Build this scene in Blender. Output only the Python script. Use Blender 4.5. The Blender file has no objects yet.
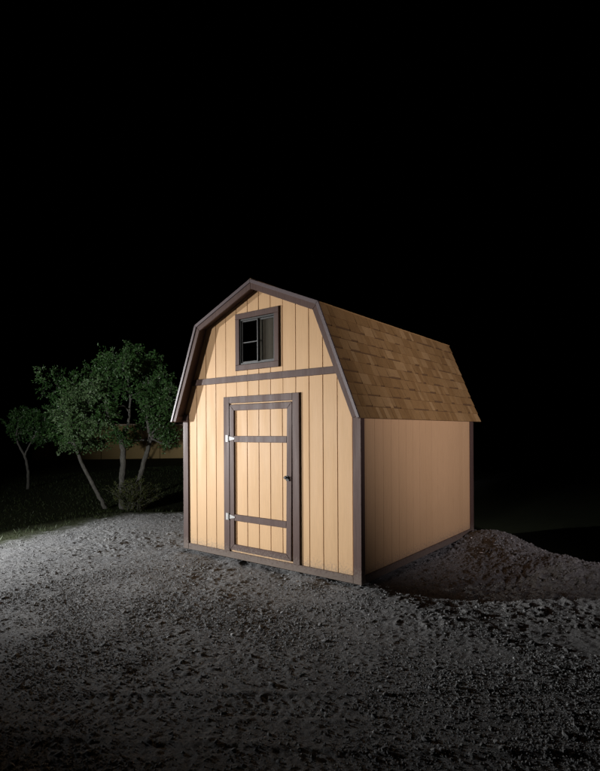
import bpy, bmesh, math, random
import numpy as np
from mathutils import Vector

rnd = random.Random(7)
RNG = np.random.default_rng(11)
scene = bpy.context.scene
COL = scene.collection

# ------------------------------------------------------------------ camera
CAM = Vector((2.3949, -3.9636, 1.3967))
YAW, ROLL, FPX, HY = 0.6616, -0.0054, 506.97, 430.98      # focal length and horizon in photo pixels (600 x 771)
cam_d = bpy.data.cameras.new('camera')
cam = bpy.data.objects.new('camera', cam_d)
COL.objects.link(cam)
cam_d.sensor_fit = 'HORIZONTAL'
cam_d.sensor_width = 36.0
cam_d.lens = 36.0 * FPX / 600.0
cam_d.shift_y = (HY - 385.5) / 600.0
cam_d.clip_start = 0.05
cam_d.clip_end = 2000
cam.location = CAM
cam.rotation_mode = 'XYZ'
from mathutils import Matrix
cam.rotation_euler = (Matrix.Rotation(YAW, 3, 'Z') @ Matrix.Rotation(math.pi / 2, 3, 'X') @ Matrix.Rotation(ROLL, 3, 'Z')).to_euler()
scene.camera = cam
FW = Vector((-math.sin(YAW), math.cos(YAW), 0))
RT = Vector((math.cos(YAW), math.sin(YAW), 0))

def px(x, y, depth):
    """photo pixel at a known distance -> point in the place"""
    a, b = x - 300, y - HY
    c, s = math.cos(ROLL), math.sin(ROLL)
    u, v = c * a + s * b, -s * a + c * b
    return CAM + depth * (FW + RT * (u / FPX) - Vector((0, 0, v / FPX)))

# ------------------------------------------------------------------ night sky, moon, lamps
world = bpy.data.worlds.new('World')
scene.world = world
world.use_nodes = True
wn = world.node_tree
sky = wn.nodes.new('ShaderNodeTexSky')
sky.sky_type = 'NISHITA'
sky.sun_disc = False
sky.sun_elevation = math.radians(-9)
sky.sun_rotation = math.radians(120)
wn.links.new(sky.outputs[0], wn.nodes['Background'].inputs[0])
wn.nodes['Background'].inputs[1].default_value = 0.05

def aim(o, loc, target):
    o.location = loc
    o.rotation_mode = 'QUATERNION'
    o.rotation_quaternion = (Vector(target) - Vector(loc)).to_track_quat('-Z', 'Y')

sun_d = bpy.data.lights.new('moon', 'SUN')
sun_d.energy = 0.002
sun_d.angle = math.radians(0.5)
sun_d.color = (0.8, 0.9, 1.0)
sun_o = bpy.data.objects.new('moon', sun_d)
COL.objects.link(sun_o)
aim(sun_o, (-8, -10, 14), (0, 0, 0))

def spot(name, loc, target, power, cone, blend, radius, color):
    d = bpy.data.lights.new(name, 'SPOT')
    d.energy = power
    d.spot_size = math.radians(cone)
    d.spot_blend = blend
    d.shadow_soft_size = radius
    d.color = color
    o = bpy.data.objects.new(name, d)
    COL.objects.link(o)
    aim(o, loc, target)
    return o

spot('work_lamp', (-4.2, -5.8, 0.90), (-0.60, 0.0, 1.90), 1080, 47, 1.0, 0.05, (1.0, 0.94, 0.91))
spot('gravel_lamp', (-6.7, -3.9, 1.55), (-3.45, -0.65, 0.15), 2900, 76, 1.0, 0.06, (0.97, 0.985, 1.0))
spot('yard_lamp', (5.2, 0.1, 1.45), (-0.3, 3.0, 2.65), 760, 78, 1.0, 0.12, (1.0, 0.88, 0.93))
spot('garden_lamp', (0.0, -12.5, 2.0), (-8.0, 1.7, 3.2), 7400, 38, 1.0, 0.10, (0.97, 1.0, 0.95))

scene.view_settings.view_transform = 'Standard'
scene.view_settings.look = 'None'
scene.view_settings.exposure = 0.0
scene.view_settings.gamma = 1.0
scene.view_settings.use_curve_mapping = False
scene.render.engine = 'CYCLES'
scene.cycles.max_bounces = 6
scene.cycles.transparent_max_bounces = 16

# ------------------------------------------------------------------ materials
class NT:
    def __init__(s, name):
        s.m = bpy.data.materials.new(name)
        s.m.use_nodes = True
        s.t = s.m.node_tree
        s.b = s.t.nodes['Principled BSDF']
        s.out = s.t.nodes['Material Output']
    def n(s, typ, **kw):
        nd = s.t.nodes.new(typ)
        for k, v in kw.items():
            setattr(nd, k, v)
        return nd
    def l(s, a, b):
        s.t.links.new(a, b)
    def pos(s, scale=(1, 1, 1)):
        g = s.n('ShaderNodeNewGeometry')
        mp = s.n('ShaderNodeVectorMath', operation='MULTIPLY')
        s.l(g.outputs['Position'], mp.inputs[0])
        mp.inputs[1].default_value = scale
        return mp.outputs[0]
    def noise(s, vec, scale, detail=4, rough=0.6):
        nd = s.n('ShaderNodeTexNoise')
        nd.inputs['Scale'].default_value = scale
        nd.inputs['Detail'].default_value = detail
        nd.inputs['Roughness'].default_value = rough
        s.l(vec, nd.inputs['Vector'])
        return nd.outputs[0]
    def ramp(s, fac, stops):
        r = s.n('ShaderNodeValToRGB')
        e = r.color_ramp.elements
        e[0].position, e[0].color = stops[0][0], (*stops[0][1], 1)
        e[1].position, e[1].color = stops[-1][0], (*stops[-1][1], 1)
        for p, c in stops[1:-1]:
            q = e.new(p)
            q.color = (*c, 1)
        s.l(fac, r.inputs[0])
        return r.outputs[0]
    def mix(s, fac, a, b, mode='MIX'):
        m = s.n('ShaderNodeMix', data_type='RGBA', blend_type=mode)
        for sock, v in ((m.inputs[0], fac), (m.inputs[6], a), (m.inputs[7], b)):
            if isinstance(v, (int, float)):
                sock.default_value = v
            elif isinstance(v, tuple):
                sock.default_value = (*v, 1)
            else:
                s.l(v, sock)
        return m.outputs[2]
    def bump(s, h, strength, dist):
        b = s.n('ShaderNodeBump')
        b.inputs['Strength'].default_value = strength
        b.inputs['Distance'].default_value = dist
        s.l(h, b.inputs['Height'])
        s.l(b.outputs[0], s.b.inputs['Normal'])
        return b
    def add(s, a, b, k=1.0):
        m = s.n('ShaderNodeMath', operation='MULTIPLY_ADD')
        s.l(b, m.inputs[0])
        m.inputs[1].default_value = k
        s.l(a, m.inputs[2])
        return m.outputs[0]

def dim(c, k):
    return tuple(v * k for v in c)

def painted_wood(name, col, rough, grain, wave, wear=0.10):
    """painted timber: vertical sawn grain, slow waviness, blotchy wear"""
    t = NT(name)
    n1 = t.noise(t.pos((1, 1, 0.06)), 90, 4, 0.65)
    n2 = t.noise(t.pos((1, 1, 0.12)), 9, 3, 0.55)
    n3 = t.noise(t.pos(), 2.3, 4, 0.6)
    oi = t.n('ShaderNodeObjectInfo')
    c = t.ramp(n1, [(0.25, dim(col, 1 - wear * 1.3)), (0.6, col), (0.8, dim(col, 1 + wear))])
    c = t.mix(0.6, c, t.ramp(n3, [(0.3, dim((1, 1, 1), 1 - wear * 0.9)), (0.7, (1, 1, 1))]), 'MULTIPLY')
    c = t.mix(1.0, c, t.ramp(oi.outputs['Random'], [(0, (0.955, 0.95, 0.94)), (1, (1.0, 1.0, 1.0))]), 'MULTIPLY')
    # dried mud splash along the foot, scattered scuffs
    gz = t.n('ShaderNodeSeparateXYZ'); gg = t.n('ShaderNodeNewGeometry'); t.l(gg.outputs['Position'], gz.inputs[0])
    mr = t.n('ShaderNodeMapRange'); t.l(gz.outputs['Z'], mr.inputs[0])
    for i_, v_ in ((1, 0.0), (2, 0.34), (3, 0.34), (4, -0.22)): mr.inputs[i_].default_value = v_
    sp = t.add(t.noise(t.pos(), 46, 5, 0.75), mr.outputs[0], 1.0)
    c = t.mix(t.ramp(sp, [(0.60, (0, 0, 0)), (0.78, (0.55, 0.55, 0.55))]), c, (0.20, 0.17, 0.14))
    sc = t.noise(t.pos((1, 1, 0.35)), 17, 6, 0.8)
    c = t.mix(t.ramp(sc, [(0.66, (0, 0, 0)), (0.76, (0.30, 0.30, 0.30))]), c, dim(col, 0.62))
    t.l(c, t.b.inputs['Base Color'])
    t.l(t.ramp(n2, [(0.3, dim((1, 1, 1), rough * 0.82)), (0.7, dim((1, 1, 1), rough * 1.15))]), t.b.inputs['Roughness'])
    t.b.inputs['Specular IOR Level'].default_value = 0.20
    b1 = t.n('ShaderNodeBump')
    b1.inputs['Strength'].default_value = wave
    b1.inputs['Distance'].default_value = 0.01
    t.l(n2, b1.inputs['Height'])
    b2 = t.bump(n1, grain, 0.002)
    t.l(b1.outputs[0], b2.inputs['Normal'])
    return t.m

M = {}
TAN = (0.60, 0.388, 0.208)
M['siding'] = painted_wood('tan_siding_paint', TAN, 0.56, 0.45, 0.30, 0.07)
M['backing'] = painted_wood('groove_paint', dim(TAN, 0.75), 0.8, 0.3, 0.2, 0.1)
M['trim'] = painted_wood('brown_trim_paint', (0.102, 0.064, 0.054), 0.55, 0.6, 0.25, 0.20)

def simple(name, col, rough, metal=0.0, nscale=40, var=0.15, bump=0.2, bd=0.003):
    t = NT(name)
    n = t.noise(t.pos(), nscale, 4)
    t.l(t.ramp(n, [(0.3, dim(col, 1 - var)), (0.7, dim(col, 1 + var))]), t.b.inputs['Base Color'])
    t.b.inputs['Roughness'].default_value = rough
    t.b.inputs['Metallic'].default_value = metal
    t.bump(n, bump, bd)
    return t.m

M['raw_wood'] = simple('raw_plywood', (0.30, 0.20, 0.11), 0.8, 0, 25)
M['skid'] = simple('treated_timber', (0.12, 0.09, 0.05), 0.85, 0, 25)
M['steel'] = simple('galvanised_steel', (0.26, 0.255, 0.245), 0.55, 0.5, 60, 0.08)
M['black_iron'] = simple('black_iron', (0.014, 0.014, 0.014), 0.6, 0.0, 60)
M['vinyl'] = simple('bronze_window_frame', (0.035, 0.036, 0.034), 0.5, 0, 80, 0.1, 0.05)
M['olive_sheet'] = simple('olive_backsheet', (0.13, 0.115, 0.092), 0.9, 0, 120, 0.08, 0.2)
M['drip'] = simple('roof_edge_paint', (0.10, 0.075, 0.078), 0.5, 0, 60)

t = NT('window_glass')
gl = t.n('ShaderNodeBsdfGlossy'); gl.inputs['Roughness'].default_value = 0.02
tr = t.n('ShaderNodeBsdfTransparent'); tr.inputs[0].default_value = (0.80, 0.80, 0.79, 1)
lw_ = t.n('ShaderNodeLayerWeight'); lw_.inputs['Blend'].default_value = 0.5
pw_ = t.n('ShaderNodeMath', operation='POWER'); t.l(lw_.outputs['Facing'], pw_.inputs[0]); pw_.inputs[1].default_value = 5.0
fr = t.n('ShaderNodeMath', operation='MULTIPLY_ADD'); t.l(pw_.outputs[0], fr.inputs[0]); fr.inputs[1].default_value = 0.9; fr.inputs[2].default_value = 0.045
mx = t.n('ShaderNodeMixShader')
t.l(fr.outputs[0], mx.inputs[0]); t.l(tr.outputs[0], mx.inputs[1]); t.l(gl.outputs[0], mx.inputs[2])
t.l(mx.outputs[0], t.out.inputs['Surface'])
M['glass'] = t.m

t = NT('shingle_granules')
oi = t.n('ShaderNodeObjectInfo')
base = t.ramp(oi.outputs['Random'], [(0.0, (0.25, 0.140, 0.045)), (0.3, (0.285, 0.165, 0.055)), (0.62, (0.315, 0.187, 0.067)), (0.85, (0.34, 0.208, 0.080)), (1.0, (0.42, 0.27, 0.115))])
g1 = t.noise(t.pos(), 420, 3, 0.7)
g2 = t.noise(t.pos(), 14, 3, 0.6)
c = t.mix(1.0, base, t.ramp(g1, [(0.3, (0.55, 0.55, 0.55)), (0.7, (1.35, 1.3, 1.25))]), 'MULTIPLY')
c = t.mix(0.5, c, t.ramp(g2, [(0.3, (0.75, 0.75, 0.75)), (0.7, (1.1, 1.1, 1.1))]), 'MULTIPLY')
t.l(c, t.b.inputs['Base Color']); t.b.inputs['Roughness'].default_value = 0.9
t.bump(g1, 0.5, 0.002)
M['shingle'] = t.m
M['underlayer'] = simple('dark_shingle_layer', (0.13, 0.070, 0.026), 0.95, 0, 300, 0.35, 0.4, 0.002)

# ground: crushed gravel pad, lawn soil beyond its edge ('lawn' is stored per vertex: where the pad ends, and where land past the crest is darkened as unlit)
t = NT('gravel_ground')
n1 = t.noise(t.pos(), 3.0, 5, 0.6)
n2 = t.noise(t.pos(), 60, 5, 0.7)
n3 = t.noise(t.pos(), 260, 3, 0.7)
c = t.ramp(n2, [(0.25, (0.13, 0.13, 0.13)), (0.5, (0.235, 0.235, 0.235)), (0.72, (0.33, 0.33, 0.328)), (0.85, (0.43, 0.43, 0.425))])
c = t.mix(0.7, c, t.ramp(n1, [(0.3, (0.74, 0.74, 0.75)), (0.7, (1.05, 1.03, 1.0))]), 'MULTIPLY')
c = t.mix(0.6, c, t.ramp(n3, [(0.3, (0.6, 0.6, 0.6)), (0.7, (1.25, 1.25, 1.25))]), 'MULTIPLY')
soil = t.ramp(n2, [(0.3, (0.020, 0.024, 0.013)), (0.7, (0.050, 0.055, 0.028))])
at = t.n('ShaderNodeAttribute', attribute_name='lawn')
c = t.mix(at.outputs['Fac'], c, soil)
t.l(c, t.b.inputs['Base Color']); t.b.inputs['Roughness'].default_value = 0.85
t.b.inputs['Specular IOR Level'].default_value = 0.1
t.bump(t.add(n2, n3, 0.5), 1.0, 0.012)
M['ground'] = t.m

def toned(name, stops, rough, spec=0.3, bump=None, translucent=0.0):
    t = NT(name)
    at = t.n('ShaderNodeAttribute', attribute_name='tone')
    c = t.ramp(at.outputs['Fac'], stops)
    n = t.noise(t.pos(), bump or 150, 3)
    c = t.mix(0.6, c, t.ramp(n, [(0.3, (0.7, 0.7, 0.7)), (0.7, (1.15, 1.15, 1.15))]), 'MULTIPLY')
    t.l(c, t.b.inputs['Base Color']); t.b.inputs['Roughness'].default_value = rough
    t.b.inputs['Specular IOR Level'].default_value = spec
    if bump:
        t.bump(n, 0.5, 0.004)
    if translucent:
        tl = t.n('ShaderNodeBsdfTranslucent')
        t.l(c, tl.inputs[0])
        mx = t.n('ShaderNodeMixShader'); mx.inputs[0].default_value = translucent
        t.l(t.b.outputs[0], mx.inputs[1]); t.l(tl.outputs[0], mx.inputs[2])
        t.l(mx.outputs[0], t.out.inputs['Surface'])
    return t.m
M['stone'] = toned('crushed_stone', [(0, (0.14, 0.14, 0.14)), (0.5, (0.235, 0.235, 0.233)), (0.9, (0.33, 0.33, 0.325)), (1, (0.56, 0.56, 0.55))], 0.9, 0.12, 120)
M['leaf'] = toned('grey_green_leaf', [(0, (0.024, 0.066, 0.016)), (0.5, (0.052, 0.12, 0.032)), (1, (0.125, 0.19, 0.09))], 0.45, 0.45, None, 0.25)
M['shrub_leaf'] = toned('olive_shrub_leaf', [(0, (0.035, 0.048, 0.014)), (1, (0.095, 0.105, 0.034))], 0.5, 0.35, None, 0.2)
M['grass'] = toned('grass_blade', [(0, (0.016, 0.026, 0.008)), (1, (0.045, 0.060, 0.020))], 0.6, 0.3, None, 0.2)

t = NT('grey_bark')
n1 = t.noise(t.pos((1, 1, 0.25)), 45, 5, 0.7)
n2 = t.noise(t.pos(), 7, 3)
c = t.ramp(n1, [(0.3, (0.04, 0.036, 0.032)), (0.55, (0.095, 0.088, 0.08)), (0.75, (0.16, 0.148, 0.136))])
c = t.mix(0.6, c, t.ramp(n2, [(0.3, (0.65, 0.65, 0.65)), (0.7, (1.1, 1.1, 1.1))]), 'MULTIPLY')
t.l(c, t.b.inputs['Base Color']); t.b.inputs['Roughness'].default_value = 0.9
t.bump(n1, 0.8, 0.02)
M['bark'] = t.m
M['stucco'] = simple('tan_stucco', (0.46, 0.32, 0.15), 0.9, 0, 30, 0.12, 0.4, 0.01)
M['stucco_pale'] = simple('pale_stucco', (0.55, 0.40, 0.31), 0.9, 0, 30, 0.10, 0.4, 0.01)

# ------------------------------------------------------------------ mesh helpers
def link(name, me, mat, parent=None, origin=None, shift=True):
    """one mesh object; vertices given in place coordinates, origin moved to its middle"""
    n = len(me.vertices)
    co = np.empty(n * 3, np.float32)
    me.vertices.foreach_get('co', co)
    co = co.reshape(-1, 3)
    if origin is None:
        mn, mxx = co.min(0), co.max(0)
        origin = Vector(((mn[0] + mxx[0]) / 2, (mn[1] + mxx[1]) / 2, mn[2]))
    co = co - np.array(origin, np.float32)
    me.vertices.foreach_set('co', co.ravel())
    me.update()
    if mat is not None and not me.materials:
        me.materials.append(mat)
    o = bpy.data.objects.new(name, me)
    COL.objects.link(o)
    if parent is not None:
        o.parent = parent
        o.location = Vector(origin) - parent['_w'] if '_w' in parent else Vector(origin)
        w = Vector(origin)
    else:
        o.location = origin
        w = Vector(origin)
    WPOS[o.name] = w
    if parent is not None:
        o.location = w - WPOS[parent.name]
    return o
WPOS = {}

def empty(name, loc):
    o = bpy.data.objects.new(name, None)
    o.empty_display_size = 0.2
    COL.objects.link(o)
    o.location = loc
    WPOS[o.name] = Vector(loc)
    return o

def tag(o, label, cat, group=None, kind=None):
    o['label'] = label
    if cat: o['category'] = cat
    if group: o['group'] = group
    if kind: o['kind'] = kind

class MB:
    def __init__(s):
        s.v, s.f = [], []
    def add(s, verts, faces):
        k = len(s.v)
        s.v += [tuple(p) for p in verts]
        s.f += [tuple(k + i for i in f) for f in faces]
        return s
    def mesh(s, name, smooth=False):
        me = bpy.data.meshes.new(name)
        me.from_pydata(s.v, [], s.f)
        if smooth:
            me.polygons.foreach_set('use_smooth', [True] * len(me.polygons))
        me.update()
        return me
    def build(s, name, mat, parent=None, smooth=False):
        return link(name, s.mesh(name, smooth), M[mat] if isinstance(mat, str) else mat, parent)

def inset(poly, d):
    """shrink a convex counter-clockwise outline"""
    n = len(poly); out = []
    for i in range(n):
        p0, p1, p2 = Vector(poly[i - 1]), Vector(poly[i]), Vector(poly[(i + 1) % n])
        a, b = (p1 - p0).normalized(), (p2 - p1).normalized()
        na, nb = Vector((-a.y, a.x)), Vector((-b.y, b.x))
        k = 1 + na.dot(nb)
        out.append(p1 + (na + nb) * (d / max(k, 0.3)))
    return out

def prism(poly, place, y0, y1, ch=0.0):
    """extrude a convex outline from the near face y0 to the far face y1 with a chamfered near edge; place(u, v, y) -> point"""
    area = sum(poly[i - 1][0] * poly[i][1] - poly[i][0] * poly[i - 1][1] for i in range(len(poly)))
    if area < 0: poly = poly[::-1]
    n = len(poly)
    rings = []
    if ch: rings.append((inset(poly, ch), y0)); rings.append((poly, y0 + math.copysign(ch, y1 - y0)))
    else: rings.append((poly, y0))
    rings.append((poly, y1))
    V = [place(q[0], q[1], y) for r, y in rings for q in r]
    F = [tuple(range(n))]
    for k in range(len(rings) - 1):
        for i in range(n):
            j = (i + 1) % n
            F.append((k * n + i, (k + 1) * n + i, (k + 1) * n + j, k * n + j))
    F.append(tuple((len(rings) - 1) * n + i for i in reversed(range(n))))
    return V, F

def clip(poly, a, b, c):
    """keep a*x + b*y <= c"""
    out = []
    for i in range(len(poly)):
        p, q = poly[i - 1], poly[i]
        dp, dq = a * p[0] + b * p[1] - c, a * q[0] + b * q[1] - c
        if (dp <= 0) != (dq <= 0):
            k = dp / (dp - dq)
            out.append((p[0] + k * (q[0] - p[0]), p[1] + k * (q[1] - p[1])))
        if dq <= 0: out.append(q)
    return out

# ------------------------------------------------------------------ ground
def hash2(ix, iy, seed):
    h = (ix.astype(np.int64) * 374761393 + iy.astype(np.int64) * 668265263 + seed * 974634277) & 0xffffffff
    h = ((h ^ (h >> 13)) * 1274126177) & 0xffffffff
    return ((h ^ (h >> 16)) & 0xffffff) / float(0xffffff)

def vnoise(x, y, seed):
    ix, iy = np.floor(x), np.floor(y)
    fx, fy = x - ix, y - iy
    fx = fx * fx * fx * (fx * (fx * 6 - 15) + 10); fy = fy * fy * fy * (fy * (fy * 6 - 15) + 10)
    a, b = hash2(ix, iy, seed), hash2(ix + 1, iy, seed)
    c, d = hash2(ix, iy + 1, seed), hash2(ix + 1, iy + 1, seed)
    return (a + (b - a) * fx) * (1 - fy) + (c + (d - c) * fx) * fy - 0.5

def sstep(a, b, x):
    t = np.clip((x - a) / (b - a), 0, 1)
    return t * t * (3 - 2 * t)

BY = np.array([-9, -6, -1.19, -0.26, 0.8, 1.25, 1.6, 1.93, 2.6, 4, 8])
BX = np.array([-3.6, -4.0, -4.67, -4.93, -5.3, -5.45, -5.25, -4.8, -3.9, -3.0, -2.6])

def lawn_dist(x, y):
    return (np.interp(y, BY, BX) - x) * 0.9 + 0.22 * vnoise(x * 2.1, y * 2.1, 90) + 0.12 * vnoise(x * 6, y * 6, 91)

CREST = [(0.28, 2.75, 0.17, 0.42), (0.62, 2.35, 0.11, 0.40), (0.72, 1.98, 0.11, 0.34), (1.15, 1.86, 0.13, 0.38), (1.65, 1.62, 0.12, 0.42), (2.2, 1.4, 0.12, 0.45), (2.9, 1.2, 0.13, 0.5)]

def height(x, y, fine=True):
    r = np.hypot(x + 1, y)
    near = 1 - sstep(9, 16, r)
    z = np.full_like(x, -0.055)
    # rough places on the pad
    rough = np.clip(0.55 + 1.3 * vnoise(x * 0.9, y * 0.9, 60) + 0.5 * vnoise(x * 2.6, y * 2.6, 61), 0.40, 0.95)
    along = (x - CAM.x) * FW.x + (y - CAM.y) * FW.y          # ground nearer the tracks is rolled flat
    rolled = 1 - 0.62 * (1 - sstep(2.2, 4.8, along))
    rough = rough * rolled * (1 + 0.5 * (1 - sstep(-3.5, -1.2, x)))
    heapy = np.exp(-(((x - 1.0) / 1.3) ** 2 + ((y - 1.5) / 1.15) ** 2))
    rough = rough + 1.3 * heapy
    z += heapy * (0.030 * vnoise(x * 9, y * 9, 20) + 0.022 * vnoise(x * 19, y * 19, 21) + 0.014 * vnoise(x * 40, y * 40, 22))
    z += near * 0.030 * vnoise(x * 1.1, y * 1.1, 1) + near * 0.009 * vnoise(x * 3.1, y * 3.1, 2)
    # slope up to the heap behind and the hollow beside the shed
    z -= 0.055 * sstep(-0.1, 0.35, x) * sstep(-0.15, 0.6, y) * (1 - sstep(2.0, 2.7, y)) * (1 - sstep(0.8, 1.5, x))
    z += 0.035 * np.exp(-(((x - 0.45) / 0.5) ** 2 + ((y + 0.10) / 0.25) ** 2))
    z += (0.030 + 0.035 * vnoise(x * 4.3, y * 4.3, 30)) * np.exp(-((y + 0.05) / 0.35) ** 2) * sstep(-2.9, -2.4, x) * (1 - sstep(0.0, 0.4, x))
    for cx, cy, hh, w in CREST:
        z += hh * np.exp(-(((x - cx) ** 2 + (y - cy) ** 2) / (w * w))) * 0.8
    # land falls away beyond the crest
    back = (y - np.interp(x, [-6, -0.5, 0.2, 0.7, 1.2, 2.2, 3, 8], [3.6, 3.4, 3.1, 2.5, 2.25, 1.8, 1.6, 0.5]))
    z -= 0.55 * sstep(0.0, 1.6, back) * sstep(-3.2, -1.0, x)
    # lawn lies lower than the gravel pad
    ld = lawn_dist(x, y)
    z -= 0.20 * sstep(0.0, 2.2, ld) * near
    lawn = sstep(-0.30, 0.35, ld + 0.25 * vnoise(x * 14, y * 14, 92))
    lawn = np.maximum(lawn, sstep(0.45, 0.9, back + 0.3 * vnoise(x * 5, y * 5, 93)) * sstep(-3.2, -2.0, x))  # ground past the crest coloured dark so that it reads as unlit
    pad = (1 - 0.8 * lawn)
    # clods and ruts
    n8 = vnoise(x * 8 + 0.7 * y, y * 8, 3); n17 = vnoise(x * 17, y * 17 + 3, 4)
    z += pad * near * rough * (0.006 * n8 + 0.0075 * n17)
    if fine:
        n36 = vnoise(x * 36, y * 36, 5)
        n70 = vnoise(x * 71, y * 71, 6)
        z += pad * near * (0.30 + 0.85 * rough) * (0.0070 * n36 + 0.0060 * n70 + 0.0032 * (hash2(np.floor(x * 97), np.floor(y * 97), 12) - 0.5))
        # scattered lumps
        cell = hash2(np.floor(x * 13), np.floor(y * 13), 7)
        z += pad * near * rough * 0.013 * np.where(cell > 0.80, sstep(0.08, 0.33, vnoise(x * 26, y * 26, 8)), 0)
    # tyre tracks with lugs
    for (ax, ay), ang, wid, dep, lug, s0, s1 in TRACKS:
        ca, sa = math.cos(ang), math.sin(ang)
        s = (x - ax) * ca + (y - ay) * sa
        q = -(x - ax) * sa + (y - ay) * ca + 0.03 * np.sin(s * 1.1)
        m = (1 - sstep(wid * 0.42, wid * 0.62, np.abs(q))) * sstep(s0, s0 + 0.4, s) * (1 - sstep(s1 - 0.4, s1, s))
        rim = np.exp(-((np.abs(q) - wid * 0.66) / 0.035) ** 2) * sstep(s0, s0 + 0.4, s) * (1 - sstep(s1 - 0.4, s1, s))
        z += rim * 0.006 * (0.6 + vnoise(x * 9, y * 9, 9))
        if fine:
            keep = np.clip(0.75 + 1.6 * vnoise(x * 3.3, y * 3.3, 10), 0, 1)
            tread = np.sin((s + 0.45 * np.abs(q)) * 2 * math.pi / lug)
            z += m * keep * (-dep * 0.22 + 0.0016 * np.clip(tread * 1.6, -1, 1))
        else:
            z -= m * dep * 0.22
    return z, lawn

TRACKS = [((0.70, -1.86), YAW + 0.03, 0.20, 0.022, 0.052, -1.6, 3.0),
          ((0.10, -2.86), YAW - 0.05, 0.22, 0.022, 0.060, -2.6, 3.5)]

def axis(segs, far_lo, far_hi):
    c = []
    for a, b, st in segs:
        c += list(np.arange(a, b - st * 0.5, st))
    c.append(segs[-1][1])
    lo, st, out = c[0], segs[0][2], []
    while lo > far_lo:
        st *= 1.16; lo -= st; out.append(lo)
    hi, st, out2 = c[-1], segs[-1][2], []
    while hi < far_hi:
        st *= 1.16; hi += st; out2.append(hi)
    return np.array(out[::-1] + c + out2)

gx = axis([(-6.2, -3.0, 0.014), (-3.0, 2.3, 0.0105), (2.3, 3.2, 0.02)], -400, 400)
gy = axis([(-3.6, -0.3, 0.0105), (-0.3, 3.3, 0.0145)], -400, 400)
X, Y = np.meshgrid(gx, gy, indexing='ij')
Z, LW = height(X.ravel(), Y.ravel())
nx, ny = len(gx), len(gy)
co = np.stack([X.ravel(), Y.ravel(), Z], 1).astype(np.float32)
ii, jj = np.meshgrid(np.arange(nx - 1), np.arange(ny - 1), indexing='ij')
k = (ii * ny + jj).ravel()
quads = np.stack([k, k + ny, k + ny + 1, k + 1], 1).astype(np.int32)

def np_mesh(name, co, faces, smooth=False, tone=None, attr='tone'):
    me = bpy.data.meshes.new(name)
    nv, nf, w = len(co), len(faces), faces.shape[1]
    me.vertices.add(nv); me.loops.add(nf * w); me.polygons.add(nf)
    me.vertices.foreach_set('co', co.astype(np.float32).ravel())
    me.loops.foreach_set('vertex_index', faces.astype(np.int32).ravel())
    me.polygons.foreach_set('loop_start', np.arange(0, nf * w, w, dtype=np.int32))
    me.polygons.foreach_set('loop_total', np.full(nf, w, np.int32))
    me.polygons.foreach_set('use_smooth', np.full(nf, smooth))
    if tone is not None:
        a = me.attributes.new(attr, 'FLOAT', 'POINT')
        a.data.foreach_set('value', tone.astype(np.float32))
    me.update(calc_edges=True)
    me.validate()
    return me

g = link('ground', np_mesh('ground', co, quads, True, LW, 'lawn'), M['ground'], None, (0, 0, 0))
g['kind'] = 'structure'
g['label'] = 'rutted grey gravel yard with tyre tracks running into dark lawn'
print('ground verts', len(co))

# loose crushed stone lying on the pad
PHI = (1 + 5 ** 0.5) / 2
ICO_V = np.array([(-1, PHI, 0), (1, PHI, 0), (-1, -PHI, 0), (1, -PHI, 0), (0, -1, PHI), (0, 1, PHI), (0, -1, -PHI), (0, 1, -PHI), (PHI, 0, -1), (PHI, 0, 1), (-PHI, 0, -1), (-PHI, 0, 1)]) / math.hypot(1, PHI)
ICO_F = np.array([(0, 11, 5), (0, 5, 1), (0, 1, 7), (0, 7, 10), (0, 10, 11), (1, 5, 9), (5, 11, 4), (11, 10, 2), (10, 7, 6), (7, 1, 8), (3, 9, 4), (3, 4, 2), (3, 2, 6), (3, 6, 8), (3, 8, 9), (4, 9, 5), (2, 4, 11), (6, 2, 10), (8, 6, 7), (9, 8, 1)])

OCT_V = np.array([(1, 0, 0), (-1, 0, 0), (0, 1, 0), (0, -1, 0), (0, 0, 1), (0, 0, -1)], float)
OCT_F = np.array([(0, 2, 4), (2, 1, 4), (1, 3, 4), (3, 0, 4), (2, 0, 5), (1, 2, 5), (3, 1, 5), (0, 3, 5)])

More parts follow.
